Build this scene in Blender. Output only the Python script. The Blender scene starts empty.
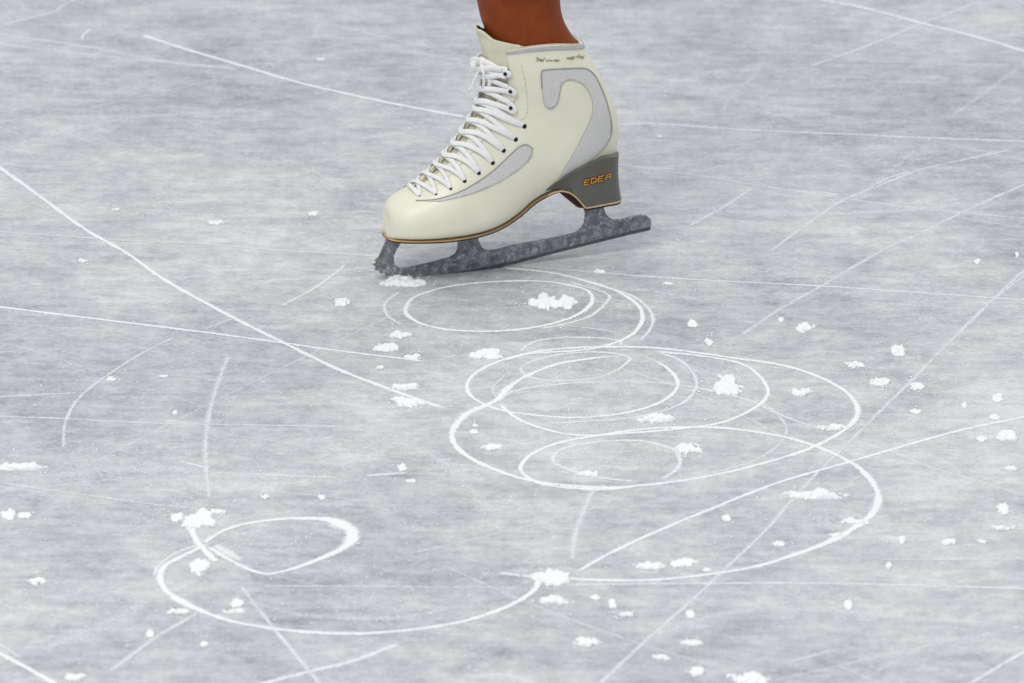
import bpy, bmesh, math, random
from mathutils import Vector, Matrix, noise
from mathutils.bvhtree import BVHTree
from mathutils.geometry import delaunay_2d_cdt
random.seed(11)
R = math.radians
C = bpy.context.scene.collection
# ------------------------------------------------------------------ camera
TH, DIST, KPX = R(20.5), 11.0, 900.0
FPX = KPX * DIST
CP = Vector((0, -DIST * math.cos(TH), DIST * math.sin(TH)))
FW = Vector((0, math.cos(TH), -math.sin(TH))); UPV = Vector((0, math.sin(TH), math.cos(TH))); RT = Vector((1, 0, 0))
def ray(px, py):
    return (FW + RT * ((px - 512) / FPX) - UPV * ((py - 341.5) / FPX)).normalized()
def gnd(px, py):
    d = ray(px, py); return CP + d * (-CP.z / d.z)
cam = bpy.data.cameras.new('camera'); co = bpy.data.objects.new('camera', cam); C.objects.link(co)
co.location = CP; co.rotation_euler = (math.pi / 2 - TH, 0, 0)
cam.sensor_width = 36; cam.lens = 36 * FPX / 1024; cam.clip_end = 200
cam.dof.use_dof = True; cam.dof.focus_distance = 11.05; cam.dof.aperture_fstop = 9.0
bpy.context.scene.camera = co
# ------------------------------------------------------------------ skate frame
PSI = R(18)
P0 = gnd(404, 278); P0.z = 0
SD = Vector((math.cos(PSI), math.sin(PSI), 0)); ND = Vector((math.sin(PSI), -math.cos(PSI), 0))
SK = Matrix.Translation(P0) @ Matrix.Rotation(PSI, 4, 'Z'); SKI = SK.inverted()
def sk(px, py, d=0.0):          # point of the skate's long vertical plane (offset d to the near side) -> (s, z)
    r = ray(px, py); o = P0 + ND * d
    t = (o - CP).dot(ND) / r.dot(ND); p = CP + r * t - P0
    return Vector((p.dot(SD), p.z))
# ------------------------------------------------------------------ materials
def mat(name):
    m = bpy.data.materials.new(name); m.use_nodes = True
    nt = m.node_tree; return m, nt, nt.nodes['Principled BSDF']
def srgb(r, g, b):
    f = lambda c: (c / 255 / 12.92) if c / 255 <= 0.04045 else ((c / 255 + 0.055) / 1.055) ** 2.4
    return (f(r), f(g), f(b), 1)
def N(nt, t, **kw):
    n = nt.nodes.new(t)
    for k, v in kw.items():
        if k in ('operation', 'blend_type', 'data_type', 'noise_dimensions', 'attribute_name', 'interpolation', 'feature'): setattr(n, k, v)
    return n
def tex_noise(nt, scale, detail=3, rough=0.55, vec=None):
    n = nt.nodes.new('ShaderNodeTexNoise'); n.inputs['Scale'].default_value = scale
    n.inputs['Detail'].default_value = detail; n.inputs['Roughness'].default_value = rough
    if vec: nt.links.new(vec, n.inputs['Vector'])
    return n.outputs['Fac']
def ramp(nt, src, stops):
    n = nt.nodes.new('ShaderNodeValToRGB'); e = n.color_ramp.elements
    e[0].position, e[0].color = stops[0]; e[1].position, e[1].color = stops[-1]
    for p, c in stops[1:-1]:
        x = e.new(p); x.color = c
    nt.links.new(src, n.inputs['Fac']); return n.outputs['Color']
def mixc(nt, fac, a, b, mode='MIX'):
    n = nt.nodes.new('ShaderNodeMix'); n.data_type = 'RGBA'; n.blend_type = mode
    for s, v in ((n.inputs[0], fac), (n.inputs[6], a), (n.inputs[7], b)):
        if hasattr(v, 'links') or isinstance(v, bpy.types.NodeSocket): nt.links.new(v, s)
        else: s.default_value = v
    return n.outputs[2]
def mth(nt, op, a, b=None, clamp=False):
    n = nt.nodes.new('ShaderNodeMath'); n.operation = op; n.use_clamp = clamp
    for s, v in ((n.inputs[0], a), (n.inputs[1], b)):
        if v is None: continue
        if isinstance(v, bpy.types.NodeSocket): nt.links.new(v, s)
        else: s.default_value = v
    return n.outputs[0]
def bump(nt, p, h, strength, dist=0.001):
    b = nt.nodes.new('ShaderNodeBump'); b.inputs['Strength'].default_value = strength; b.inputs['Distance'].default_value = dist
    nt.links.new(h, b.inputs['Height']); nt.links.new(b.outputs[0], p.inputs['Normal'])
def g(v): return (v, v, v, 1)
def simple(name, col, rough=0.5, metal=0.0, nscale=60, var=0.12, bmp=0.0, bscale=300, spec=0.4):
    m, nt, p = mat(name)
    tc = nt.nodes.new('ShaderNodeTexCoord').outputs['Object']
    f = tex_noise(nt, nscale, 4, 0.6, tc)
    lo = tuple(c * (1 - var) for c in col[:3]) + (1,); hi = tuple(min(1, c * (1 + var)) for c in col[:3]) + (1,)
    nt.links.new(ramp(nt, f, [(0.3, lo), (0.7, hi)]), p.inputs['Base Color'])
    p.inputs['Roughness'].default_value = rough; p.inputs['Metallic'].default_value = metal
    p.inputs['Specular IOR Level'].default_value = spec
    if bmp: bump(nt, p, tex_noise(nt, bscale, 3, 0.5, tc), bmp)
    return m
M = {}
M['leather'] = simple('cream_leather', srgb(233, 231, 211), 0.38, nscale=22, var=0.04, bmp=0.3, bscale=70)
M['tongue'] = simple('tongue_leather', srgb(216, 213, 190), 0.55, nscale=40, var=0.08, bmp=0.25, bscale=120)
M['stay'] = simple('eyestay_leather', srgb(233, 229, 210), 0.45, nscale=50, var=0.05, bmp=0.15)
M['lace'] = simple('lace_cotton', srgb(238, 238, 238), 0.85, nscale=300, var=0.06, bmp=0.5, bscale=900, spec=0.1)
M['mesh'] = simple('silver_mesh', srgb(212, 211, 209), 0.6, nscale=900, var=0.16, bmp=0.6, bscale=1100)
M['pipe'] = simple('grey_piping', srgb(158, 157, 152), 0.6)
M['trim'] = simple('collar_binding', srgb(186, 184, 186), 0.6, nscale=200)
M['liner'] = simple('dark_lining', srgb(74, 66, 68), 0.9, nscale=260, var=0.7, bmp=0.6)
M['linerl'] = simple('cream_lining', srgb(190, 182, 160), 0.9, nscale=160, var=0.15, bmp=0.4)
M['hole'] = simple('black_eyelet', srgb(18, 18, 20), 0.4)
M['hook'] = simple('black_hook', srgb(34, 34, 36), 0.35, metal=0.5)
M['heel'] = simple('grey_heel', srgb(94, 94, 88), 0.38, nscale=35, var=0.12, bmp=0.1)
M['tan'] = simple('tan_edge', srgb(198, 170, 128), 0.5, nscale=150)
M['dark'] = simple('dark_sole', srgb(52, 36, 30), 0.5)
M['maroon'] = simple('maroon_underside', srgb(70, 28, 20), 0.5)
M['gold'] = simple('gold_print', srgb(214, 160, 60), 0.35, metal=0.35, nscale=500, var=0.2)
M['goldd'] = simple('gold_outline', srgb(70, 34, 14), 0.5)
M['ink'] = simple('brown_ink', srgb(158, 142, 104), 0.6, nscale=600, var=0.3)
M['stitch'] = simple('stitch_thread', srgb(186, 183, 165), 0.8)
# skin
m, nt, p = mat('skin'); tc = nt.nodes.new('ShaderNodeTexCoord').outputs['Object']
nt.links.new(ramp(nt, tex_noise(nt, 45, 5, 0.6, tc), [(0.3, srgb(118, 51, 14)), (0.7, srgb(139, 64, 22))]), p.inputs['Base Color'])
p.inputs['Roughness'].default_value = 0.5; p.inputs['Specular IOR Level'].default_value = 0.22; p.inputs['Subsurface Weight'].default_value = 0.0
p.inputs['Subsurface Radius'].default_value = (0.012, 0.004, 0.002); p.inputs['Subsurface Scale'].default_value = 0.5
bump(nt, p, tex_noise(nt, 500, 3, 0.5, tc), 0.12); M['skin'] = m
# scuffed blade steel with frost
m, nt, p = mat('scuffed_steel'); tc = nt.nodes.new('ShaderNodeTexCoord').outputs['Object']
base = ramp(nt, tex_noise(nt, 90, 6, 0.7, tc), [(0.3, srgb(84, 85, 90)), (0.5, srgb(122, 123, 129)), (0.72, srgb(160, 162, 168))])
fr = ramp(nt, tex_noise(nt, 170, 5, 0.75, tc), [(0.52, g(0)), (0.68, g(0.8))])
nt.links.new(mixc(nt, fr, base, srgb(205, 208, 214)), p.inputs['Base Color'])
p.inputs['Metallic'].default_value = 0.35; p.inputs['Roughness'].default_value = 0.5
bump(nt, p, tex_noise(nt, 420, 5, 0.7, tc), 0.5, 0.001); M['steel'] = m
M['steeld'] = simple('runner_edge_steel', srgb(92, 93, 98), 0.35, metal=0.6, nscale=150, var=0.3)
# snow
m, nt, p = mat('snow'); tc = nt.nodes.new('ShaderNodeTexCoord').outputs['Object']
nt.links.new(ramp(nt, tex_noise(nt, 300, 4, 0.6, tc), [(0.3, srgb(232, 234, 237)), (0.7, srgb(245, 246, 248))]), p.inputs['Base Color'])
p.inputs['Roughness'].default_value = 0.8; p.inputs['Specular IOR Level'].default_value = 0.2
bump(nt, p, tex_noise(nt, 600, 3, 0.6, tc), 0.2); M['snow'] = m
M['crumb'] = simple('ice_dust', srgb(246, 247, 249), 0.8, nscale=50, var=0.02, spec=0.2)
# ice
m, nt, p = mat('rink_ice')
geo = nt.nodes.new('ShaderNodeNewGeometry').outputs['Position']
def mapped(sc, rz):
    mp = nt.nodes.new('ShaderNodeMapping'); mp.inputs['Scale'].default_value = sc; mp.inputs['Rotation'].default_value = (0, 0, R(rz))
    mp.vector_type = 'POINT'; nt.links.new(geo, mp.inputs['Vector']); return mp.outputs[0]
big = tex_noise(nt, 2.6, 3, 0.55, mapped((1.0, 0.7, 1), 8))
med = tex_noise(nt, 17, 6, 0.66, mapped((0.7, 1.0, 1), -12))
fine = tex_noise(nt, 170, 4, 0.7, geo); sml = tex_noise(nt, 55, 6, 0.75, mapped((0.8, 1.0, 1), 15))
st1 = tex_noise(nt, 30, 5, 0.7, mapped((0.16, 2.2, 1), -24)); st2 = tex_noise(nt, 30, 5, 0.7, mapped((0.14, 2.4, 1), 48))
st3 = tex_noise(nt, 40, 4, 0.7, mapped((0.12, 2.2, 1), 5))
s = mth(nt, 'MULTIPLY', big, 0.50); s = mth(nt, 'ADD', s, mth(nt, 'MULTIPLY', mth(nt, 'SUBTRACT', sml, 0.5), 0.5)); s = mth(nt, 'ADD', s, mth(nt, 'MULTIPLY', med, 0.5))
s = mth(nt, 'ADD', s, mth(nt, 'MULTIPLY', fine, 0.30)); s = mth(nt, 'ADD', s, mth(nt, 'MULTIPLY', st1, 0.16))
s = mth(nt, 'ADD', s, mth(nt, 'MULTIPLY', st2, 0.14)); s = mth(nt, 'ADD', s, mth(nt, 'MULTIPLY', st3, 0.08))
base = ramp(nt, s, [(0.60, srgb(140, 143, 149)), (0.74, srgb(172, 175, 180)), (0.86, srgb(194, 196, 199)), (1.02, srgb(218, 219, 221))])
spk = ramp(nt, tex_noise(nt, 130, 5, 0.85, geo), [(0.56, g(0)), (0.64, g(1))])
spm = ramp(nt, tex_noise(nt, 7, 4, 0.6, geo), [(0.38, g(0.08)), (0.62, g(0.9))])
sp = mixc(nt, 1.0, spk, spm, 'MULTIPLY')
nt.links.new(mixc(nt, sp, base, srgb(228, 230, 233)), p.inputs['Base Color'])
rr = ramp(nt, med, [(0.3, g(0.27)), (0.7, g(0.5))]); nt.links.new(rr, p.inputs['Roughness'])
p.inputs['IOR'].default_value = 1.31; p.inputs['Specular IOR Level'].default_value = 0.4
bump(nt, p, mth(nt, 'ADD', fine, mth(nt, 'MULTIPLY', med, 1.5)), 0.35, 0.0015); M['ice'] = m
# frosted blade marks: ice dust that thins out at its rim and in patches
def mark_mat(name, strength, lo, hi, col=(236, 238, 241), gain=2.2):
    m, nt, p = mat(name); geo = nt.nodes.new('ShaderNodeNewGeometry').outputs['Position']
    uv = nt.nodes.new('ShaderNodeTexCoord').outputs['UV']
    sep = nt.nodes.new('ShaderNodeSeparateXYZ'); nt.links.new(uv, sep.inputs[0])
    v = mth(nt, 'ABSOLUTE', mth(nt, 'MULTIPLY', mth(nt, 'SUBTRACT', sep.outputs[1], 0.5), 2.0))
    n1 = tex_noise(nt, 260, 4, 0.7, geo); n2 = tex_noise(nt, 40, 3, 0.6, geo)
    edge = mth(nt, 'SUBTRACT', 1.0, v)
    a = mth(nt, 'ADD', mth(nt, 'MULTIPLY', edge, 1.5), mth(nt, 'MULTIPLY', mth(nt, 'SUBTRACT', n1, 0.5), gain))
    a = mth(nt, 'ADD', a, mth(nt, 'MULTIPLY', mth(nt, 'SUBTRACT', n2, 0.5), 1.6))
    mr = nt.nodes.new('ShaderNodeMapRange'); mr.inputs['From Min'].default_value = lo; mr.inputs['From Max'].default_value = hi
    mr.inputs['To Max'].default_value = strength; nt.links.new(a, mr.inputs['Value'])
    fade = ramp(nt, sep.outputs[0], [(0.0, g(0)), (0.025, g(1)), (0.975, g(1)), (1.0, g(0))])
    al = mixc(nt, 1.0, mr.outputs[0], fade, 'MULTIPLY'); bw = nt.nodes.new('ShaderNodeRGBToBW'); nt.links.new(al, bw.inputs[0])
    nt.links.new(bw.outputs[0], p.inputs['Alpha'])
    p.inputs['Base Color'].default_value = srgb(*col); p.inputs['Roughness'].default_value = 0.8; p.inputs['Specular IOR Level'].default_value = 0.15
    return m
M['m_bright'] = mark_mat('bright_mark_frost', 1.0, 0.05, 0.8, (236, 238, 241))
M['m_mid'] = mark_mat('pale_mark_frost', 0.9, 0.1, 1.1, gain=3.4)
M['m_faint'] = mark_mat('faint_mark_frost', 0.8, 0.05, 1.4, gain=3.8)
M['m_smear'] = mark_mat('smeared_frost', 0.6, 0.7, 1.7, gain=5.0)
# ------------------------------------------------------------------ object helpers
def link(name, me, m=None, parent=None, smooth=True):
    o = bpy.data.objects.new(name, me); C.objects.link(o)
    if m:
        for x in (m if isinstance(m, (list, tuple)) else [m]): me.materials.append(x)
    if smooth:
        for f in me.polygons: f.use_smooth = True
    if parent: o.parent = parent
    return o
def mesh(name, vs, fs):
    me = bpy.data.meshes.new(name); me.from_pydata([tuple(v) for v in vs], [], fs); me.update(); return me
def grid_faces(nu, nv, closed_v=False, off=0):
    fs = []
    for i in range(nu - 1):
        for j in range(nv if closed_v else nv - 1):
            k = (j + 1) % nv
            fs.append((off + i * nv + j, off + i * nv + k, off + (i + 1) * nv + k, off + (i + 1) * nv + j))
    return fs
def catmull(pts, n, closed=False):
    out = []; L = len(pts); pts = [Vector(p) for p in pts]
    rng = L if closed else L - 1
    for i in range(rng):
        if closed: a, b, c, d = pts[(i - 1) % L], pts[i], pts[(i + 1) % L], pts[(i + 2) % L]
        else:
            b, c = pts[i], pts[i + 1]; a = pts[i - 1] if i else b * 2 - c; d = pts[i + 2] if i + 2 < L else c * 2 - b
        for k in range(n):
            t = k / n
            out.append(0.5 * ((2 * b) + (c - a) * t + (2 * a - 5 * b + 4 * c - d) * t * t + (3 * b - a - 3 * c + d) * t ** 3))
    if not closed: out.append(pts[-1])
    return out
def tube(vs, fs, path, r, n=8, rx=None, nrm=None, taper=False):
    """sweep of a round (or flat, width rx along binormal, r along nrm) section"""
    base = len(vs); L = len(path)
    for i, p in enumerate(path):
        t = (path[min(i + 1, L - 1)] - path[max(i - 1, 0)])
        if t.length < 1e-9: t = Vector((1, 0, 0))
        t.normalize()
        up = nrm[i] if nrm else Vector((0, 0, 1))
        b = t.cross(up)
        if b.length < 1e-5: b = t.cross(Vector((0, 1, 0)))
        b.normalize(); u = b.cross(t).normalized()
        k = 1.0
        if taper and (i == 0 or i == L - 1): k = 0.4
        for j in range(n):
            a = 2 * math.pi * j / n
            vs.append(p + b * (math.cos(a) * (rx or r) * k) + u * (math.sin(a) * r * k))
    fs.extend(grid_faces(L, n, True, base))
    fs.append(tuple(base + j for j in range(n))[::-1]); fs.append(tuple(base + (L - 1) * n + j for j in range(n)))
def tag(o, label=None, cat=None, group=None, kind=None):
    for k, v in (('label', label), ('category', cat), ('group', group), ('kind', kind)):
        if v: o[k] = v
    return o
# ------------------------------------------------------------------ the ice floor
bm = bmesh.new()
bmesh.ops.create_grid(bm, x_segments=8, y_segments=8, size=9)
ret = bmesh.ops.extrude_face_region(bm, geom=bm.faces[:])
for v in [e for e in ret['geom'] if isinstance(e, bmesh.types.BMVert)]: v.co.z -= 0.05
bmesh.ops.recalc_face_normals(bm, faces=bm.faces)
me = bpy.data.meshes.new('floor'); bm.to_mesh(me); bm.free()
floor = link('floor', me, M['ice'], smooth=False)
tag(floor, 'grey-white scraped rink ice covered in blade marks', kind='structure')
# ------------------------------------------------------------------ skate marks (parts of the ice)
zc = [0]
def mark(pts, wpx, m, label=None, closed=False, name='skate_mark', prof=None):
    zc[0] += 1
    g2 = [gnd(x, y) for x, y in pts]
    path = catmull(g2, 10, closed)
    if closed: path.append(path[0].copy())
    w = wpx / KPX * (1.2 if m in ('m_mid', 'm_faint') else 1.08)
    n = len(path); cum = [0.0]
    for i in range(1, n): cum.append(cum[-1] + (path[i] - path[i - 1]).length)
    vs, uvs = [], []; hgt = 0.0003 if m in ('m_bright',) else 0.00004
    z0 = 0.00005 + zc[0] * 0.000003
    for i, p in enumerate(path):
        t = path[min(i + 1, n - 1)] - path[max(i - 1, 0)]; t.z = 0; t.normalize()
        b = Vector((-t.y, t.x, 0)); u = cum[i] / cum[-1]
        ww = w
        if prof:
            k = u * (len(prof) - 1); a = int(min(k, len(prof) - 2)); ww = w * (prof[a] + (prof[a + 1] - prof[a]) * (k - a))
        ww *= 1 + 0.25 * noise.noise(p * 30)
        if closed: u = 0.1 + 0.8 * u
        # on the ice a mark seen at a low angle: width across the sight line is foreshortened, so no correction is made
        for j in range(5):
            q = j / 4 - 0.5
            vs.append(Vector((p.x, p.y, z0 + hgt * (1 - 4 * q * q))) + b * (q * ww)); uvs.append((u, j / 4))
    me = mesh(name, vs, grid_faces(n, 5)); ul = me.uv_layers.new(name='UVMap')
    for l in me.loops: ul.data[l.index].uv = uvs[l.vertex_index]
    o = link(name, me, M[m], floor)
    if label: o['label'] = label
    return o
B, MI, F, SM = 'm_bright', 'm_mid', 'm_faint', 'm_smear'
W1 = 7.5
marks = [
 ([(215,545),(225,551),(240,560)], 16, MI, None), ([(330,524),(350,532),(345,546)], 14, MI, None),
 ([(-60,130),(0,168),(42,198),(86,230),(125,252),(168,282),(236,319),(290,346),(340,370),(400,393),(455,412)], 7, B, 'long straight mark running from the left edge down to the looping curls'),
 ([(-60,299),(0,307),(105,320),(210,333),(290,344),(340,351),(430,362)], 5.5, B, 'thin straight mark crossing the left edge below mid height'),
 ([(138,33.7),(185,49),(236,64),(293,81),(337,91.6),(400,105),(470,118)], 7, B, 'bright mark sloping down toward the boot laces'),
 ([(-40,30),(0,33.7),(40,39.7),(101,49),(161,60.6),(236,68)], 7, F, None), ([(-40,40),(0,44),(84,54),(182,64),(240,70)], 6, F, None),
 ([(81,40),(84,34),(91,29)], 5, MI, None), ([(0,25),(50,13),(64,5),(90,-8)], 7, F, None),
 ([(780,-15),(824,0),(865,8),(921,23),(977,37),(1022,50.6),(1070,66)], 6.5, B, 'bright mark cutting across the top right corner'),
 ([(610,126),(645,123),(700,127),(768,131),(845,134),(920,137.5),(1080,143)], 5, MI, 'long level mark behind the heel'),
 ([(622,125),(660,124),(720,128)], 9, F, None),
 ([(560,155),(640,167),(677,169)], 5, MI, None), ([(640,168),(700,176),(770,187),(900,206),(1060,222)], 5, F, None),
 ([(800,191),(818,192),(838,195)], 4, MI, None),
 ([(1080,166),(1019,187),(959,214),(910,238),(887,248),(850,269),(820,287),(782,308),(737,338)], 6, F, 'faint diagonal mark right of the blade'),
 ([(500,264),(640,276),(722,281),(820,286),(940,294),(1080,304)], 5, F, None), ([(640,276),(722,281),(820,286),(940,294),(1080,304)], 4, MI, None),
 ([(1060,242),(1024,270.6),(992,300.6),(970,323),(940,351),(917.5,375.6),(884,407.5),(861,430),(842,449),(816,474),(790,502),(764,532),(730,564),(707,586),(677,614),(640,646),(600,683),(570,715)], 5.5, F, 'long faint diagonal crossing the right side to the bottom'),
 ([(1060,250),(992,300.6),(940,351),(884,407.5),(842,449)], 5, F, None), ([(816,474),(764,532),(707,586),(640,646),(570,715)], 4, F, None),
 ([(1090,400),(1024,417),(970,428),(925,440),(880,453),(853,461),(790,479),(752,492.5),(715,507.5),(677,523),(640,539),(605,556),(572,575)], 6, B, 'bright sweeping line entering from the right edge'),
 ([(548,577),(575,579),(612,580.6),(654,580),(696,576),(752,567.5),(797,554),(835,539),(865,520.6),(876,507.5),(877.5,492),(867,475.6),(850,462),(820,448),(785.7,437.5),(748,431),(710.7,427.5),(654,428.5),(607.5,434),(560.6,442.5),(532.5,454),(521,466),(525.5,476),(546.6,485),(584,489),(617,488.5),(654,484)], 7, B, 'large outer curve sweeping round to the lowest small loop', [1,1,1,1.3,1.8,1.3,1,1,1,1,1,1,1]),
 ([(659,480),(675.5,470.6),(680,460),(673,449.5),(654,443.5),(640,441),(607.5,441),(570,446.5),(553.6,455.6),(558,465),(584,474),(607,478.5),(640,482)], 6.5, MI, 'small oval loop inside the lowest curl'),
 ([(631,352.5),(659,363),(675.5,377),(675.5,391),(654.4,405),(617,414.4),(574.7,417.7),(532.5,415),(500,410),(476,400),(467,388.6),(471.6,377),(490,365),(523,354.4),(560.6,348.8),(607.5,347),(654,348),(701,353.4),(738.8,359),(776,364),(809,373),(837,386),(853.6,400),(857.5,414.4),(846.6,428.5),(823,442.5),(795,454),(748,467.4),(701,477.7),(654,484.3),(607.5,487.5),(560.6,485),(523,479),(495,469.7),(471.6,459),(455,445),(452.8,431),(467,414),(495,401),(509,387.5),(528,375.5),(560.6,363.5),(607.5,357),(640,356)], 6.5, B, 'widest oval curl at the centre of the spin marks', [.9,.9,.9,.9,.9,.9,1,1,1.2,1.2,1,1,1,1.4,1.6,1.2,1]),
 ([(520.8,370),(533,361),(560.6,354.5),(595,352),(623,355),(629,361),(607.5,374.5),(574.7,380.6),(537,379)], 5.5, MI, 'small flat oval loop at the top of the curls', None, True),
 ([(497,402),(518.4,419),(551,431),(584,435.5),(631,433),(682.5,428.5),(720,423),(748,412),(764.5,400),(767.5,389),(757.5,374.5),(738.8,363),(700,356),(650,351)], 6.2, B, 'middle curl whose right end nests in the widest one'),
 ([(496,404),(514,391),(560.6,384),(607.5,381.6),(654.4,382.5),(701,388.6),(748,400),(785.7,417),(818.5,428.5)], 5, MI, 'shallow arc crossing the curls to the right'),
 ([(818,436),(865,444),(895,453),(932.5,468),(977.5,481),(1060,506)], 5, F, None),
 ([(654,351),(682.5,362),(696.6,381.6),(687,400),(659,412),(621.6,419),(575,422),(540,424)], 5, MI, None),
 ([(754,398),(773,410),(785.7,426),(783,440),(767,454),(739,466),(701,475),(660,482)], 4.5, F, None), ([(754,398),(773,410),(785.7,426),(783,440),(767,454)], 4, F, None),
 ([(405.4,310),(412,299),(428,292),(453.8,285.8),(492.5,282),(531,281),(563,284),(586,290),(592.5,298.7),(587.5,308),(573,317),(547,325),(515,330),(483,331.5),(450.6,330),(425,325),(410,317.5)], 6, B, 'clean oval loop just below the blade', None, True),
 ([(500,268),(528,270),(557,274),(589,282),(618,292),(637.5,305),(642.5,318),(636,331),(621,340.6),(602,347),(576,351),(530,354),(500,362)], 6, B, 'outer sweep joining the blade loop to the curls'),
 ([(590,283),(628,294),(647,307),(653,319.6),(649,331),(640,341)], 5, MI, None),
 ([(399,292),(386,302),(384.5,309),(389,317),(402,325)], 5.5, MI, None),
 ([(570,282),(607,294),(605,304),(592,315),(573,322),(540,329)], 5, MI, None), ([(520,329),(563,326),(595.6,329),(621,333.5)], 3.5, F, None),
 ([(520,352),(525,347),(537,341),(563,337.5),(595.6,338),(618,340.6),(622,346)], 5, MI, None),
 ([(497,398),(493,388),(505,375)], 4, F, None), ([(620,368),(700,395),(790,440)], 3.5, F, None),
 ([(190,527),(197,541),(210,556),(217,562)], 9, B, None),
 ([(218,532),(197,545),(176,553),(158,566),(155,576)], 5, MI, None),
 ([(212,542),(181,557),(165,566),(160,578),(167,592),(190,606),(228,620.5),(274.7,629),(321.6,633),(368.5,633.5),(420,629),(467,620.5),(509,606),(532,592),(539,580),(538,572)], 7.5, B, 'big open bowl curve at the bottom left', [1,1,1.5,1.2,1,1,1,1,1]),
 ([(200,545),(228,529),(260.6,521.5),(298,518.5),(331,520.5),(350,529),(351,541),(336,552),(307.5,564),(279,572.5),(262,573.6),(237,564),(205,545)], 8, B, 'small thick-rimmed oval loop at the bottom left', [.7,.8,.9,1.4,2.4,2.2,1.2,.9,.8,.9,1]),
 ([(225,524),(260,515),(300,513),(330,515)], 12, SM, None), ([(225,540),(260,530),(300,528),(345,534)], 30, SM, None), ([(200,500),(205,520),(200,545)], 40, SM, None), ([(480,575),(545,570),(600,572)], 24, SM, None), ([(470,360),(560,372),(650,384)], 60, SM, None), ([(500,420),(620,430),(720,400)], 50, SM, None), ([(560,455),(620,460),(670,460)], 40, SM, None), ([(150,600),(90,630),(40,650)], 50, SM, None), ([(0,480),(150,470),(300,480)], 60, SM, None), ([(640,360),(740,380),(800,392)], 40, SM, None), ([(880,430),(960,410),(1040,420)], 50, SM, None), ([(540,285),(640,290),(700,300)], 24, SM, None),
 ([(500,573),(525,576),(545,577),(560,574)], 8, MI, None),
 ([(-40,635),(0,654),(21,665),(53,683),(80,700)], 8, B, 'bright mark cutting the bottom left corner'), ([(-40,618),(0,644.6),(21,658)], 4, F, None),
 ([(240,690),(300,674),(350,662),(380,651),(400,644)], 9, MI, 'pale stroke rising from the bottom edge'),
 ([(240,585),(275,630),(300,660),(325,690)], 6, F, None), ([(275,630),(300,660),(325,690)], 7, F, None),
 ([(260,586),(400,587),(520,588)], 4, F, None), ([(560,585),(700,583.6),(850,584),(1080,590.5)], 4.5, MI, 'thin level mark along the lower right'), ([(880,560),(1060,559)],4,F,None),
 ([(1070,625),(1024,652),(970,684),(940,705)], 6, MI, 'short diagonal mark at the bottom right corner'),
 ([(176,337),(158,345),(131,360),(101,380),(77.4,400),(65.6,422),(63,450)], 4.5, F, 'faint curved arc near the left edge'), ([(131,360),(101,380),(77.4,400),(65.6,422)], 3.5, F, None),
 ([(236,317.6),(205,329)], 4, F, None), ([(229,355),(221,375),(212,402),(206,435),(206,465),(210,500)], 7, F, None),
 ([(-40,229),(44,235),(118,240),(202,244),(269,250),(340,254),(390,257)], 4.5, F, 'faint level mark left of the boot'), ([(44,235),(118,240),(202,244),(269,250)], 4, F, None),
 ([(345,265),(337,272),(310,291),(281,306)], 5, MI, 'short curved scratch left of the blade'),
 ([(-40,415),(67,419),(141,423),(236,425),(350,427)], 4, F, None), ([(-40,478),(0,483),(46,490),(85,495),(149,504),(200,509)], 4, F, None),
 ([(181,462),(206,467.5)], 5, MI, None), ([(250,474),(270,475),(338,478)], 4, MI, None), ([(366,476),(406,473)], 5, MI, None),
 ([(-30,399),(0,397),(77,393)], 5, F, None), ([(809,67),(870,45),(921,24),(966,7),(1000,-8)], 7, F, None),
 ([(722,112),(732,98),(750,80),(765,60)], 24, SM, None), ([(1050,44),(989,90),(950,118)], 16, SM, None), ([(914,150),(872,187),(850,200)], 18, SM, None),
 ([(920,170),(845,200),(797,232),(770,252)], 6, F, None), ([(1010,150),(902,174),(870,187)], 6, F, None), ([(752,189),(722,208),(690,226)], 7, F, None),
 ([(790,662),(831,651)], 5, F, None), ([(110,672),(135,653),(160,635),(200,612)], 7, F, None), ([(594,490),(588,500),(575,536),(572,560)], 9, F, None),
 ([(0,190),(200,215),(380,212)], 22, SM, None), ([(620,200),(800,215),(1040,200)], 30, SM, None), ([(640,640),(760,610),(1000,625)], 30, SM, None), ([(300,440),(420,450),(500,520)], 40, SM, None),
 ([(230,595),(300,615),(400,618),(490,598)], 26, SM, None), ([(620,90),(700,95),(860,120)], 26, SM, None), ([(300,60),(380,50),(470,62)], 26, SM, None), ([(0,150),(120,120),(260,110)], 30, SM, None),
 ([(660,520),(760,500),(840,500)], 16, SM, None),
]
for e in marks:
    pts, w, m, lab = e[:4]; prof = e[4] if len(e) > 4 else None; cl = e[5] if len(e) > 5 else False
    mark(pts, w, m, lab, cl, 'frost_smear' if m == SM else 'skate_mark', prof)
# hairlines: one part, random fine scratches
vs, fs, uvs = [], [], []
rnd = random.Random(5)
for k in range(110):
    a = rnd.gauss(0, 0.3) + rnd.choice([0.2, 0.5, -0.4, 0.0, 0.0]); L = rnd.uniform(0.05, 0.7)
    c0 = Vector((rnd.uniform(-1, 1), rnd.uniform(-1.3, 1.6), 0)); d = Vector((math.cos(a), math.sin(a), 0)); bn = Vector((-d.y, d.x, 0))
    w = rnd.uniform(0.0015, 0.004); cur = rnd.uniform(-0.15, 0.15); b0 = len(vs)
    for i in range(9):
        u = i / 8; p = c0 + d * (L * (u - .5)) + bn * (cur * L * (u - .5) ** 2)
        for j in (0, 1): vs.append(p + bn * (w * (j - .5)) + Vector((0, 0, 0.0001 + k * 1e-7))); uvs.append((u, j))
    fs += grid_faces(9, 2, False, b0)
me = mesh('hairline_scratches', vs, fs); ul = me.uv_layers.new(name='UVMap')
for l in me.loops: ul.data[l.index].uv = uvs[l.vertex_index]
o = link('hairline_scratches', me, M['m_faint'], floor); tag(o, 'countless fine hairline scratches in the ice', kind='stuff')
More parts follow.
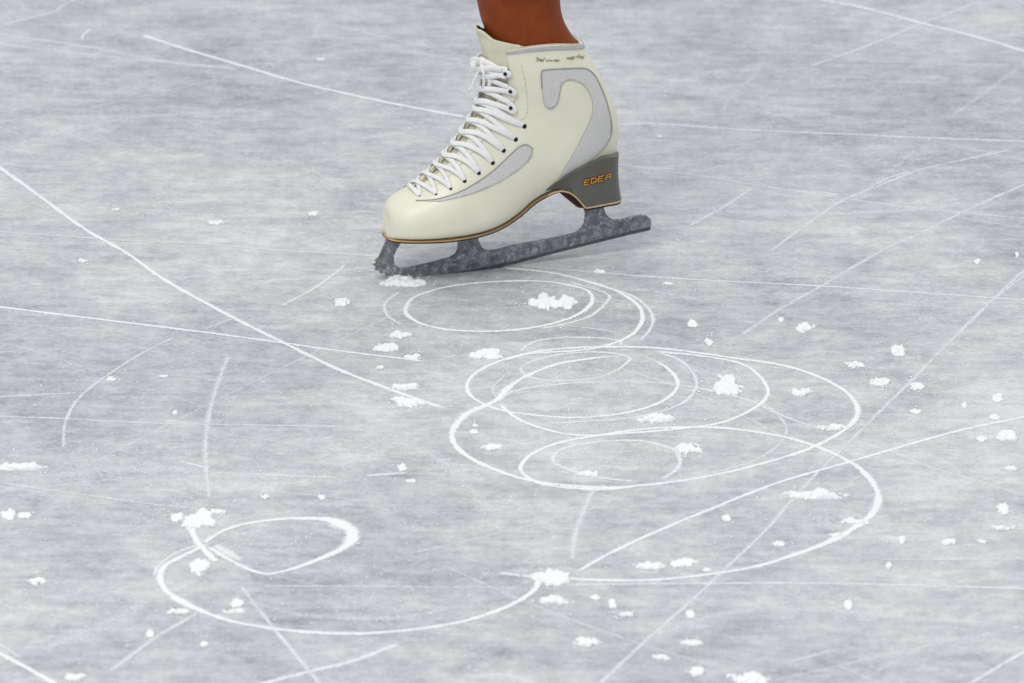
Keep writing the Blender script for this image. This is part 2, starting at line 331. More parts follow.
# ------------------------------------------------------------------ snow clumps
def clump(px, py, w, h, label, seed=0, group=None, dens=0.5, cat='snow clump', hk=1.0):
    W = w / KPX; H = min(0.2 * W, 0.0026 + 0.00006 * w) * hk
    Dp = max((h - 0.7 * H * KPX) / (KPX * math.sin(TH)), 0.35 * W)
    c = gnd(px, py + 0.25 * h); st = max(0.0009, min(W, Dp) / 26)
    nx, ny = int(W * 1.3 / st) + 2, int(Dp * 1.3 / st) + 2
    sd = Vector((seed * 7.31, seed * 3.7, 1.3)); hs = {}
    for i in range(nx):
        for j in range(ny):
            x = (i / (nx - 1) - .5) * W * 1.3; y = (j / (ny - 1) - .5) * Dp * 1.3
            r2 = (2 * x / W) ** 2 + (2 * y / Dp) ** 2
            q = Vector((x / W * 3, y / Dp * 2.2, 0)) + sd
            f = 1 - r2 + 1.5 * dens * noise.noise(q) + 1.0 * dens * noise.noise(q * 2.7) 
            if f > 0.12:
                e = min(1, (f - 0.12) * 1.6)
                hs[(i, j)] = (x, y, H * (0.1 + 0.9 * e) * (0.8 + 0.5 * noise.noise(Vector((x, y, seed)) * 210)) + 0.0003)
    vs, idx, fs = [], {}, []
    for k, v in hs.items(): idx[k] = len(vs); vs.append(Vector(v))
    for (i, j) in hs:
        if (i + 1, j) in hs and (i, j + 1) in hs and (i + 1, j + 1) in hs:
            fs.append((idx[i, j], idx[i + 1, j], idx[i + 1, j + 1], idx[i, j + 1]))
    bm = bmesh.new(); bv = [bm.verts.new(v) for v in vs]
    for f in fs: bm.faces.new([bv[a] for a in f])
    bmesh.ops.delete(bm, geom=[v for v in bm.verts if not v.link_faces], context='VERTS')
    edges = [e for e in bm.edges if e.is_boundary]
    ret = bmesh.ops.extrude_edge_only(bm, edges=edges)
    for v in [e for e in ret['geom'] if isinstance(e, bmesh.types.BMVert)]:
        v.co.z = 0.0002; v.co.x *= 1.02; v.co.y *= 1.02
    bmesh.ops.recalc_face_normals(bm, faces=bm.faces)
    me = bpy.data.meshes.new('snow_clump'); bm.to_mesh(me); bm.free()
    o = link('snow_clump', me, M['snow']); o.location = c
    tag(o, label, cat, group or 'snow clumps scraped up on the ice'); return o
CL = [
 (386,346,24,11,'bright flat snow lump left of the blade loop'),
 (413,356,18,7,'thin white snow flake right of the flat lump below the blade'),
 (399,334,26,8,'low crumbly snow patch under the left rim of the blade loop'),
 (554,298,42,22,'large loose snow heap inside the oval loop below the blade'),
 (487,352,38,14,'wide snow heap between the blade loop and the curls'),
 (404,386,28,9,'crumbled snow on the long straight mark, upper piece'),
 (406,400,34,13,'crumbled snow on the long straight mark, lower larger piece'),
 (380,367,12,5,'tiny snow speck just above the long straight mark'),
 (343,299,18,14,'rough snow lump left of the boot beside a short scratch'),
 (804,325,19,12,'rounded snow lump right of the blade in open ice'),
 (781,319,7,6,'small snow bead left of the rounded lump'),
 (899,348,16,14,'lone snow lump against the long diagonal, upper right'),
 (855,364,24,7,'flat elongated snow flake above the widest curl on the right'),
 (880,381,22,10,'snow lump just right of the widest curl top'),
 (802,391,22,9,'low snow crumbs inside the right end of the widest curl'),
 (728,380,36,24,'large broken snow heap between two curls, upper right'),
 (917,385,17,10,'small snow lump touching the long diagonal on the right'),
 (916,410,12,7,'small snow lump below the diagonal, right of the curls'),
 (998,395,14,12,'snow lump near the right edge, upper one'),
 (964,404,8,7,'small round snow bead near the right edge'),
 (995,416,12,7,'snow crumb just above the sweeping line at the right'),
 (1008,433,22,12,'broken snow lump at the right edge under the sweeping line'),
 (982,437,12,8,'small snow lump left of the one at the right edge'),
 (977,260,9,7,'small round snow bead in the upper right ice'),
 (1017,253,5,6,'tiny snow bead at the upper right edge'),
 (812,494,60,9,'long narrow snow bar below the curls on the right'),
 (855,520,26,9,'snow pile on the outside of the large curve, right'),
 (836,535,14,5,'small snow sliver on the large curve below the pile'),
 (779,543,14,7,'oval snow flake under the long snow bar'),
 (727,517,13,9,'small snow lump between the bar and the sweeping line'),
 (902,538,9,9,'round snow bead right of the large curve'),
 (948,541,18,8,'larger flake of the pair in the lower right ice'),
 (982,541,11,5,'thin flake right of the larger one, lower right ice'),
 (1004,528,22,5,'thin flat snow sliver near the right edge'),
 (1004,506,17,13,'faint snow lump near the right edge above a sliver'),
 (1010,468,17,6,'flat snow flake at the right edge beside a faint mark'),
 (889,564,8,7,'small snow bead above the lower right level mark'),
 (848,603,10,11,'upright snow nub below the lower right level mark'),
 (747,677,36,12,'bright snow slab on the bottom edge right of centre'),
 (694,670,19,10,'snow lump left of the slab on the bottom edge'),
 (692,643,29,6,'flat snow streak above the bottom edge lumps'),
 (661,656,20,7,'small flat flake left of the flat snow streak'),
 (690,612,9,10,'small snow nub on the long faint diagonal'),
 (552,575,34,18,'bright snow heap where the sweeping line meets the large curve'),
 (553,600,38,8,'flat snow bar under the bright heap'),
 (652,565,34,9,'flat snow slab right of the bright heap'),
 (684,561,24,10,'broken snow flake right of the flat slab'),
 (707,569,10,5,'tiny snow sliver on the large curve'),
 (595,597,12,6,'faint snow crumb right of the flat bar'),
 (612,601,10,11,'small ragged snow nub right of the flat bar'),
 (627,614,20,6,'small flat snow flake under the ragged nub'),
 (587,641,28,9,'ragged flat snow lump near the bottom centre'),
 (37,581,19,8,'lone white snow block at the lower left'),
 (20,466,48,8,'long flat snow streak at the left edge'),
 (8,512,16,12,'soft snow lump at the left edge under the streak'),
 (24,514,16,9,'soft snow lump just right of the left edge one'),
 (178,611,20,7,'snow flake outside the big bowl curve'),
 (74,677,24,7,'flat snow flake on the bottom edge, lower left'),
 (237,601,14,10,'round snow lump inside the big bowl curve, upper piece'),
 (235,611,22,6,'flat snow lump inside the big bowl curve, lower piece'),
 (200,563,22,16,'powdery snow heap where the bottom left loops cross'),
 (198,516,34,22,'powdery snow burst above the crossing of the bottom left loops'),
 (218,511,16,6,'small flake right of the powdery snow burst'),
 (178,515,14,11,'round snow lump left of the powdery snow burst'),
 (265,496,10,6,'small snow bead above the small thick-rimmed loop'),
 (322,496,9,7,'small snow bead above the right end of the thick-rimmed loop'),
 (402,466,10,9,'small snow lump left of the curls, upper of two'),
 (411,480,12,6,'small snow lump left of the curls, lower of two'),
 (688,446,28,13,'broken snow lump right of the lowest small loop'),
 (659,417,40,10,'loose snow band inside the middle curl'),
 (834,427,30,7,'flat snow flake on the right rim of the widest curl'),
 (590,473,26,7,'snow on the lower left rim of the small oval loop'),
 (493,446,20,8,'faint snow lump inside the left end of the widest curl'),
 (474,431,11,6,'small snow flake near the left tip of the widest curl'),
 (475,425,8,4,'tiny snow crumb near the left tip of the widest curl'),
 (82,260,12,5,'small snow flake above the long straight mark at the left'),
 (111,378,10,6,'small snow bead beside the faint curved arc'),
 (163,376,11,4,'thin snow flake right of the faint curved arc'),
 (175,411,6,6,'tiny snow bead below the thin flake'),
 (321,59,10,4,'tiny blurred snow flake near the top left of the boot'),
 (313,213,13,6,'snow crumb left of the toe of the boot'),
 (215,222,18,6,'low snow crumbs above the faint level mark'),
 (116,209,11,4,'tiny snow flake right of the long straight mark'),
 (660,136,6,4,'tiny snow bead behind the heel'),
 (600,271,16,5,'small snow crumb under the back of the blade'),
 (150,632,10,8,'small snow nub below the big bowl curve at the left'),
 (204,643,9,6,'small snow bead below the big bowl curve'),
 (668,283,12,5,'tiny snow crumb right of the blade loop'),
 (693,322,12,9,'faint small lump above the widest curl'),
 (709,341,12,8,'small snow lump just above the widest curl rim'),
]
for i, (x, y, w, h, lab) in enumerate(CL): clump(x, y, w, h, lab, i + 1, dens=0.65 if w > 18 else 0.4)
clump(404, 279, 46, 15, 'white snow pushed up under the toe pick of the skate', 77, dens=0.45, hk=1.2)
# tiny crumbs, uncountable
vs, fs = [], []
rnd = random.Random(9)
octa = [Vector(v) for v in ((1,0,0),(-1,0,0),(0,1,0),(0,-1,0),(0,0,1),(0,0,-1))]
of = [(0,2,4),(2,1,4),(1,3,4),(3,0,4),(2,0,5),(1,2,5),(3,1,5),(0,3,5)]
def crumb(p, r):
    b = len(vs); a = rnd.uniform(0, 6.28); ca, sa = math.cos(a), math.sin(a); k = rnd.uniform(.7, 1.5)
    for v in octa:
        q = v * r * rnd.uniform(.8, 1.5); q.x *= k
        vs.append(Vector((p.x + q.x * ca - q.y * sa, p.y + q.x * sa + q.y * ca, max(0.00005, r * .14 + q.z * .22))))
    fs.extend([tuple(b + i for i in f) for f in of])
def scatter(n, cx, cy, sx, sy, r0=.0006, r1=.0016, gauss=True):
    for _ in range(n):
        x, y = (rnd.gauss(cx, sx), rnd.gauss(cy, sy)) if gauss else (rnd.uniform(cx - sx, cx + sx), rnd.uniform(cy - sy, cy + sy))
        crumb(gnd(x, y), r0 + (r1 - r0) * rnd.random() ** 3)
scatter(5000, 512, 490, 560, 220, .0004, .0018, False); scatter(500, 512, 200, 560, 200, .0004, .0012, False)
for (x, y, w_, h_, _l) in CL: scatter(int(w_ * 1.3), x, y + 1, w_ * .42, h_ * .6, .0006, .0021)
scatter(120, 404, 281, 22, 5, .0005, .002)
for a in [(260,400,605,95,11),(180,275,545,45,12),(220,200,520,28,20),(160,75,630,40,22),(90,20,515,22,10),(120,610,460,35,14),(200,570,400,70,16),(100,730,385,30,16),(90,560,300,28,9),
          (80,405,392,28,13),(80,650,418,40,8),(140,555,578,45,12),(110,830,525,60,18),(120,960,420,45,25),(70,405,280,30,5),(160,430,470,45,25),(90,880,395,50,22),(90,140,210,50,10),(110,250,225,60,12),(120,640,620,60,25),
          (160,250,460,80,16),(160,110,545,90,40),(120,350,590,90,35),(80,80,455,60,14)]: scatter(*a[:5], r0=.0006, r1=.0021)
o = link('ice_shavings', mesh('ice_shavings', vs, fs), M['crumb'])
tag(o, 'fine loose ice crumbs scattered all over the rink surface', 'ice shavings', kind='stuff')
# ------------------------------------------------------------------ FIGURE SKATE
skate = bpy.data.objects.new('figure_skate', None); C.objects.link(skate); skate.matrix_world = SK
tag(skate, 'white leather figure skate with grey heel, tipped onto its toe pick on the ice', 'ice skate')
def P(s, d, z): return Vector((s, -d, z))
# stations: dorsal px, plantar px (on the near edge), half width, widest at, upper / lower exponents
ST = [
 (387.2,217, 387.8,238.0,.0100,.45,2.2,2.6),
 (387.2,209, 390.4,239.8,.0165,.45,2.3,3.2),
 (389.5,202.5, 395.5,241.0,.0255,.42,2.4,4.0),
 (396.5,196.5, 405,241.8,.0340,.38,2.3,4.5),
 (407,190.0, 418,242.0,.0400,.35,2.15,5.0),
 (422,180.0, 436,241.6,.0435,.33,2.0,5.0),
 (438,165.0, 455,240.2,.0440,.32,2.0,5.0),
 (452,147.5, 474,238.0,.0425,.32,2.0,4.5),
 (463,131.5, 492,234.2,.0400,.33,2.0,4.0),
 (472,116.5, 508,228.0,.0370,.36,2.0,3.5),
 (478,105.0, 524,218.0,.0345,.40,2.0,3.0),
 (481.5,95, 542,204.0,.0330,.44,2.05,2.7),
 (483,88,   563,189.0,.0325,.47,2.1,2.5),
 (483.5,81, 590,176.0,.0330,.50,2.2,2.4),
 (483.5,75, 611,160.0,.0345,.50,2.2,2.2),
 (483,70,   617.5,136,.0365,.50,2.2,2.1),
 (482.5,66, 615.8,112,.0385,.50,2.2,2.1),
 (482,62,   608,92,  .0395,.50,2.15,2.1),
 (481.5,58, 597,70,  .0405,.50,2.1,2.1),
 (480,54,   588,54,  .0405,.50,2.1,2.1),
 (479,50, 580.5,41,.0405,.50,2.1,2.1)]
stv = []
for (dx, dy, vx, vy, w, c, pu, pl) in ST:
    near = w * 0.92 if len(stv) < 13 else 0.0
    if len(stv) == 12: near = w * .5
    D_ = sk(dx, dy, -0.004 if len(stv) > 1 else 0); V_ = sk(vx, vy, near)
    stv.append((D_, V_, w, c, pu, pl))
def station(t):
    n = len(stv); t = max(0, min(n - 1, t)); i = min(int(t), n - 2); f = t - i
    def cr(get):
        b, c = get(stv[i]), get(stv[i + 1]); a = get(stv[i - 1]) if i else b * 2 - c; d = get(stv[i + 2]) if i + 2 < n else c * 2 - b
        return 0.5 * ((2 * b) + (c - a) * f + (2 * a - 5 * b + 4 * c - d) * f * f + (3 * b - a - 3 * c + d) * f ** 3)
    return cr(lambda s: s[0]), cr(lambda s: s[1]), cr(lambda s: s[2]), cr(lambda s: s[3]), cr(lambda s: s[4]), cr(lambda s: s[5])
def sp(v, e): return math.copysign(abs(v) ** e, v)
TMAX = len(ST) - 1
def surf(t, phi, inset=0.0):
    """point of the boot surface: t along toe->collar, phi 0 at the instep line, pi at the sole / heel line"""
    D_, V_, w, c, pu, pl = station(t)
    ax = D_ - V_; Ln = ax.length; ax = ax / Ln
    C_ = V_ + ax * (Ln * c)
    co_, si = math.cos(phi), math.sin(phi); p_ = pu if co_ > 0 else pl
    e = sp(co_, 2 / p_); l = sp(si, 2 / p_)
    hh = (Ln * (1 - c) if co_ > 0 else Ln * c) - inset
    q = C_ + ax * (e * hh)
    z = q.y
    if t > 16.5:
        k = (t - 16.5) / (TMAX - 16.5); z += 0.0125 * (math.sin(phi) ** 2) * k * k
    return P(q.x, l * (w - inset), z)
def snorm(t, phi):
    e = 0.04
    a = surf(min(t + e, TMAX), phi) - surf(max(t - e, 0), phi); b = surf(t, phi + e) - surf(t, phi - e)
    n = a.cross(b)
    if n.length < 1e-12: return Vector((0, 0, 1))
    n.normalize()
    D_, V_, *_ = station(t); c = (D_ + V_) / 2
    if n.dot(surf(t, phi) - P(c.x, 0, c.y)) < 0: n = -n
    return n
def lerpt(tab, t):
    for (a, x), (b, y) in zip(tab, tab[1:]):
        if t <= b: return x + (y - x) * max(0, (t - a)) / (b - a)
    return tab[-1][1]
GAP = [(4.2, 0.0), (4.7, .12), (6, .24), (8, .34), (10, .46), (12, .60), (14, .70), (17, .80), (20, .88)]
def gap(t): return 0.0 if t <= 4.2 else lerpt(GAP, t)
NU, NV = 150, 81
ts = [TMAX * i / (NU - 1) for i in range(NU)]
vs = []
for t in ts:
    gp = gap(t)
    for j in range(NV):
        ph = gp + (2 * math.pi - 2 * gp) * j / (NV - 1); vs.append(surf(t, ph))
fs = grid_faces(NU, NV)
vs.append(surf(0, 0) * .5 + surf(0, math.pi) * .5 + Vector((-0.0016, 0, 0))); ci = len(vs) - 1
for j in range(NV - 1): fs.append((ci, j + 1, j))
me = mesh('boot_upper', vs, fs)
bm = bmesh.new(); bm.from_mesh(me); bmesh.ops.remove_doubles(bm, verts=bm.verts, dist=1e-6)
bmesh.ops.recalc_face_normals(bm, faces=bm.faces); bm.to_mesh(me); bm.free()
cen = P(*((lambda a: (a.x, 0, a.y))(sk(500, 180))))
upper = link('boot_upper', me, M['leather'], skate); upper['label'] = 'cream leather boot upper'
# outward check
f0 = max(me.polygons, key=lambda f: -f.center.y)
if f0.normal.y > 0: me.flip_normals()
so = upper.modifiers.new('thick', 'SOLIDIFY'); so.thickness = 0.003; so.offset = -1
vg = upper.vertex_groups.new(name='shell'); xm = min(v.co.x for v in me.vertices)
for v in me.vertices: vg.add([v.index], min(1, max(.14, (v.co.x - xm - .012) / .03)), 'REPLACE')
so.vertex_group = 'shell'
# closed surface used only for placing details on the boot (never linked)
cv = [surf(t, 2 * math.pi * j / 96) for t in ts for j in range(96)]
bvh = BVHTree.FromPolygons(cv, grid_faces(NU, 96, True))
def hit(px, py, off=0.0005, bv=None):
    o = SKI @ CP; d = (SKI.to_3x3() @ ray(px, py)).normalized()
    loc, n, i, dist = (bv or bvh).ray_cast(o, d)
    if loc is None: return None, None
    if n.dot(d) > 0: n = -n
    return loc + n * off, n
def mirror(v): return Vector((v.x, -v.y, v.z))
def patch(name, poly, m, off=0.0006, thick=0.001, step=2.0, both=True, label=None):
    pl = [Vector((p.x, p.y)) for p in catmull([(x, y, 0) for x, y in poly], 5, True)]
    xs = [p.x for p in pl]; ys = [p.y for p in pl]; pts = list(pl); n = len(pl)
    y = min(ys) + step
    while y < max(ys):
        x = min(xs) + step
        while x < max(xs):
            ins = False; dm = 1e9
            for k in range(n):
                a, b = pl[k], pl[(k + 1) % n]
                if (a.y > y) != (b.y > y) and x < (b.x - a.x) * (y - a.y) / (b.y - a.y) + a.x: ins = not ins
                dm = min(dm, (a - Vector((x, y))).length)
            if ins and dm > step * .55: pts.append(Vector((x, y)))
            x += step
        y += step
    v2, e2, f2, *_ = delaunay_2d_cdt(pts, [(k, (k + 1) % n) for k in range(n)], [], 1, 1e-4)
    v3 = [hit(p.x, p.y, off)[0] for p in v2]
    ok = [k for k, v in enumerate(v3) if v is not None]
    f3 = [tuple(f) for f in f2 if all(v3[i] is not None for i in f)]
    for sgn in ((0, 1) if both else (0,)):
        vv = [(mirror(v) if sgn else v) if v is not None else Vector((0, 0, 0.1)) for v in v3]
        me = mesh(name, vv, [f[::-1] for f in f3] if sgn else f3)
        bm = bmesh.new(); bm.from_mesh(me); bmesh.ops.delete(bm, geom=[v for v in bm.verts if not v.link_faces], context='VERTS')
        bmesh.ops.recalc_face_normals(bm, faces=bm.faces); bm.to_mesh(me); bm.free()
        if (sum(f.normal.y * f.area for f in me.polygons) > 0) != bool(sgn): me.flip_normals()
        o = link(name, me, m, skate)
        s_ = o.modifiers.new('t', 'SOLIDIFY'); s_.thickness = thick; s_.offset = -1
        if label: o['label'] = label
def line_on(vs, fs, pts, r, closed=False, off=0.0004, both=True, n=6, sub=5):
    path = []; nr = []
    for p in catmull([(x, y, 0) for x, y in pts], sub, closed):
        a, nn = hit(p.x, p.y, off)
        if a is not None: path.append(a); nr.append(nn)
    if closed and path: path.append(path[0]); nr.append(nr[0])
    if len(path) < 2: return
    tube(vs, fs, path, r, n, nrm=nr)
    if both: tube(vs, fs, [mirror(p) for p in path], r, n, nrm=[mirror(p) for p in nr])
P1 = [(541.4,72),(546,69.6),(553,69),(568,68.4),(583.3,68.2),(590,71),(595.5,77),(600,86),(604.8,97),(608.6,110),(610.8,121),(611.2,132),(606.7,144),(596,155),(581,167.5),(567,178),(556.5,188),(551,192),(558,179),(569.5,160),(581,139),(589.5,122),(592.5,110),(591,97),(583.3,85),(572,80.3),(563,83),(559.8,93),(557.6,103),(551,109),(544.6,104.8),(541.8,88)]
P2 = [(416,200.8),(428,200.3),(440.5,198.4),(459.5,192),(476.7,182.4),(493.8,170),(509,155.7),(518.6,147),(526,144.3),(532.5,148.5),(531,156.7),(520.5,168),(503.3,179.5),(484.3,189),(461.4,196.7),(438.6,201.6)]
patch('mesh_panel', P1, M['mesh'], label='silver-grey mesh panel around the ankle and heel')
patch('mesh_panel', P2, M['mesh'], label='silver-grey mesh panel below the laces')
vs, fs = [], []
line_on(vs, fs, [(541.8,88),(541.4,72),(546,69.6),(553,69),(568,68.4),(583.3,68.2),(590,71),(595.5,77),(600,86),(604.8,97),(608.6,110),(610.8,121),(611.2,132),(606.7,144),(596,155),(581,167.5),(567,178)], .0007, off=.0007)
line_on(vs, fs, [(416,200.8),(428,200.3),(440.5,198.4),(459.5,192),(476.7,182.4),(493.8,170),(509,155.7),(518.6,147),(526,144.3),(532.5,148.5)], .00065, off=.0007)
link('piping', mesh('piping', vs, fs), M['pipe'], skate)['label'] = 'grey piping along the mesh panels'
vs, fs = [], []
line_on(vs, fs, [(532.5,148.5),(531,156.7),(520.5,168),(503.3,179.5),(484.3,189),(461.4,196.7),(438.6,201.6)], .0004)
line_on(vs, fs, [(551,192),(558,179),(569.5,160),(581,139),(589.5,122),(592.5,110),(591,97),(583.3,85),(572,80.3),(563,83),(559.8,93),(557.6,103),(551,109),(544.6,104.8),(541.8,88)], .0004)
st = catmull([(x, y, 0) for x, y in [(521,64),(525,80),(527,98),(527.5,112),(523,119),(516,120)]], 8)
for k in range(0, len(st) - 2, 3): line_on(vs, fs, [(st[k].x, st[k].y), (st[k + 2].x, st[k + 2].y)], .0002, sub=1)
link('stitching', mesh('stitching', vs, fs), M['stitch'], skate)
# collar binding strip and inner lining
NC = 90
def band(name, t0, t1, p0, p1, ins0, ins1, m, nt_=6, thick=.0012, topf=None, flip=None, label=None, np_=NC):
    vs = []
    for i in range(nt_):
        for j in range(np_):
            u = i / (nt_ - 1); t = t0 + (t1 - t0) * u; k = j / (np_ - 1)
            a, b = (p0(t), p1(t)) if callable(p0) else (p0, p1); ph = a + (b - a) * k
            v = surf(min(t, TMAX), ph, ins0 + (ins1 - ins0) * u)
            if topf: v = v + topf(u, ph)
            vs.append(v)
    me = mesh(name, vs, grid_faces(nt_, np_))
    bm = bmesh.new(); bm.from_mesh(me); bmesh.ops.recalc_face_normals(bm, faces=bm.faces); bm.to_mesh(me); bm.free()
    o = link(name, me, m, skate)
    if thick:
        s_ = o.modifiers.new('t', 'SOLIDIFY'); s_.thickness = thick; s_.offset = 0
    if label: o['label'] = label
    return o
band('collar_binding', 19.72, 20, lambda t: gap(t), lambda t: 2 * math.pi - gap(t), -.0006, -.0006, M['trim'], label='grey binding along the collar')
band('boot_lining', 17.5, 20.1, lambda t: gap(t) + .02, lambda t: 2 * math.pi - gap(t) - .02, .0035, .0035, M['linerl'], topf=lambda u, ph: Vector((0, 0, .0012 * u)))
# tongue: along the throat and up past the collar
LT = sk(475, 27) - sk(480.5, 50)
def tongue_surf(t, ph, inset):
    if t <= TMAX:
        v = surf(t, ph, inset); 
        return v
    u = t - TMAX
    v = surf(TMAX, ph, inset); k_ = min(1, max(0, (abs(ph) - .22) / .45)); r = 1 - .30 * k_ * k_ * (3 - 2 * k_) - .50 * min(1.3, (abs(ph) / 1.4)) ** 4
    v = v + Vector((LT.x * u * r - .0028 * u * u * max(0, 1 - abs(ph) / .8), 0, LT.y * u * r))
    v.z -= .0115 * (math.sin(ph) ** 2) * u
    return v
def tongue(name, t0, inset, m, top, wide, thick, label=None):
    tl = [t0 + (TMAX - t0) * i / 60 for i in range(61)] + [TMAX + top * i / 10 for i in range(1, 11)]
    vs = []; n = 41
    for t in tl:
        ph0 = (gap(t) + wide) if t <= TMAX else gap(TMAX) + wide + .25 * (t - TMAX)
        ph0 = min(ph0, (gap(min(t, TMAX)) + .03) if t < 6 else 9)
        for j in range(n):
            q = 2 * j / (n - 1) - 1
            v = tongue_surf(t, ph0 * q, inset + lerpt([(4.2, 0), (6, .0025), (13, .003), (16, .0)], t))
            w_ = noise.noise(v * 55) * .0016 * min(1, max(0, (t - 15) / 4)); v = v + Vector((w_, w_ * .6, w_ * .5))
            vs.append(v)
    me = mesh(name, vs, grid_faces(len(tl), n))
    bm = bmesh.new(); bm.from_mesh(me); bmesh.ops.recalc_face_normals(bm, faces=bm.faces); bm.to_mesh(me); bm.free()
    o = link(name, me, m, skate); s_ = o.modifiers.new('t', 'SOLIDIFY'); s_.thickness = thick; s_.offset = 0
    if label: o['label'] = label
    return o
tongue('tongue', 4.25, .0042, M['tongue'], 1.0, .45, .0026, 'padded cream tongue rising above the collar')
tongue('tongue_lining', 15, .0062, M['liner'], .96, .35, .001, 'dark grey mottled tongue lining')
# eyelets and hooks
EY = [(523.9,125.6,2.5),(514.8,139,2.4),(504,151,2.3),(492,162.6,2.3),(478.8,172.5,2.1),(464.9,181.2,2.0),(451.3,188.5,1.7),(435.9,193.8,1.3),(419.5,195.6,1.0)]
HK = [(511.5,107),(511,89.5),(506,72)]
def tphi(px, py):
    p, n = hit(px, py, 0); best = None
    for i in range(0, 401):
        t = TMAX * i / 400
        for j in range(0, 101):
            ph = math.pi * j / 100; d = (surf(t, ph) - p).length_squared
            if best is None or d < best[0]: best = (d, t, ph)
    return best[1], best[2]
eyt = []
for (x, y, r) in EY:
    t, ph = tphi(x, y); eyt.append((t, ph))
    for s_ in (1, -1):
        p = surf(t, s_ * ph); n = snorm(t, s_ * ph); rr = r / KPX
        q = n.to_track_quat('Z', 'Y').to_matrix()
        vs, fs = [], []
        prof = [(0, .0011), (.55, .0011), (.85, .0010), (1.0, .0006), (1.02, -.0006)]
        for k, (a, h) in enumerate(prof):
            for j in range(14):
                an = 2 * math.pi * j / 14; vs.append(p + q @ Vector((math.cos(an) * rr * a, math.sin(an) * rr * a, h)))
        fs = grid_faces(len(prof), 14, True); link('eyelet', mesh('eyelet', vs, fs), M['hole'], skate)
hkt = [tphi(x, y) for x, y in HK]
for (t, ph) in hkt:
    for s_ in (1, -1):
        p = surf(t, s_ * ph); n = snorm(t, s_ * ph); q = n.to_track_quat('Z', 'Y').to_matrix(); vs, fs = [], []
        prof = [(0, .0062), (.8, .0061), (1, .0056), (.95, .0048), (.5, .0044), (.45, .001), (1.2, .0006), (1.25, -.0005)]
        for a, h in prof:
            for j in range(14):
                an = 2 * math.pi * j / 14; vs.append(p + q @ Vector((math.cos(an) * .0022 * a, math.sin(an) * .0022 * a, h)))
        o = link('lace_hook', mesh('lace_hook', vs, grid_faces(len(prof), 14, True)), M['hook'], skate)
# raised eyestay facings: leather strips carrying the eyelets
def stay(s_):
    vs = []; n = 9; tl = [4.3 + (14.6 - 4.3) * i / 60 for i in range(61)]
    for t in tl:
        a = gap(t) - .01; b = gap(t) + lerpt([(4, .25), (6, .32), (9, .30), (12, .26), (14.6, .22)], t)
        for j in range(n):
            vs.append(surf(t, s_ * (a + (b - a) * j / (n - 1)), -.0003))
    me = mesh('eyestay', vs, grid_faces(len(tl), n)); bm = bmesh.new(); bm.from_mesh(me); bmesh.ops.recalc_face_normals(bm, faces=bm.faces); bm.to_mesh(me); bm.free()
    o = link('eyestay', me, M['stay'], skate); m_ = o.modifiers.new('t', 'SOLIDIFY'); m_.thickness = .0012; m_.offset = 0
# laces
lv, lf = [], []
def lace(ctrl, w=.0030, h=.0011, sub=6):
    """ctrl: list of (t, phi, offset above the boot)"""
    pts = catmull([Vector(c) for c in ctrl], sub); path = []; nr = []
    for c in pts:
        nn = snorm(c.x, c.y); path.append(surf(c.x, c.y) + nn * c.z); nr.append(nn)
    tube(lv, lf, path, h, 8, rx=w, nrm=nr)
def crest(pa, pb):               # where a taut lace between two points crosses the instep ridge
    m_ = (pa + pb) / 2; best = min(range(0, 801), key=lambda i: (surf(TMAX * i / 800, 0) - Vector((m_.x, 0, m_.z))).length)
    return TMAX * best / 800
def strand(t1, f1, t2, f2, off, w, e1=True, e2=True, z1=-.0004, z2=-.0004, lift=.0012):
    tc = crest(surf(t1, f1), surf(t2, f2)); c = []
    c += [(t1, f1, z1), (t1 + (tc - t1) * .12, f1 * .88, max(z1, .0014)), (t1 + (tc - t1) * .5, f1 * .55, off), (t1 + (tc - t1) * .85, f1 * .22, off + lift * .7)]
    c += [(tc, 0, off + lift)]
    c += [(t2 + (tc - t2) * .85, f2 * .22, off + lift * .7), (t2 + (tc - t2) * .5, f2 * .55, off), (t2 + (tc - t2) * .12, f2 * .88, max(z2, .0014)), (t2, f2, z2)]
    return c
for i in range(len(eyt) - 1):
    t1, p1 = eyt[i + 1]; t2, p2 = eyt[i]
    ww = .0032 if i < 5 else .0026
    lace(strand(t1, -p1, t2, p2, .0034, ww), ww)
    lace(strand(t1, p1, t2, -p2, .0016, ww), ww)
t1, p1 = eyt[-1]; lace([(t1, p1, -.0002), (t1 - .1, p1 * .6, .002), (t1 - .15, 0, .003), (t1 - .1, -p1 * .6, .002), (t1, -p1, -.0002)], .0026)
pts_ = [eyt[0]] + hkt
for k in range(3):
    (ta, fa), (tb, fb) = pts_[k], pts_[k + 1]
    for s_, o_ in ((1, .0050), (-1, .0030)):
        fa2 = fa - .05 if k else fa
        c = strand(ta + (.35 if k else 0), -s_ * fa2, tb - .35, s_ * (fb - .05), o_, .0034, z1=.0034 if k else -.0004, z2=.0034)
        c += [(tb - .12, s_ * (fb + .06), .0036), (tb + .12, s_ * (fb + .06), .0036), (tb + .35, s_ * (fb - .05), .0036)]
        lace(c, .0033)
tb, fb = hkt[2]
for s_ in (1, -1):
    lace([(tb + .35, s_ * (fb - .05), .0036), (tb + .3, s_ * fb * .6, .0055), (tb - .9, s_ * fb * .2, .0075), (tb - 1.4, 0, .0085)], .0034)
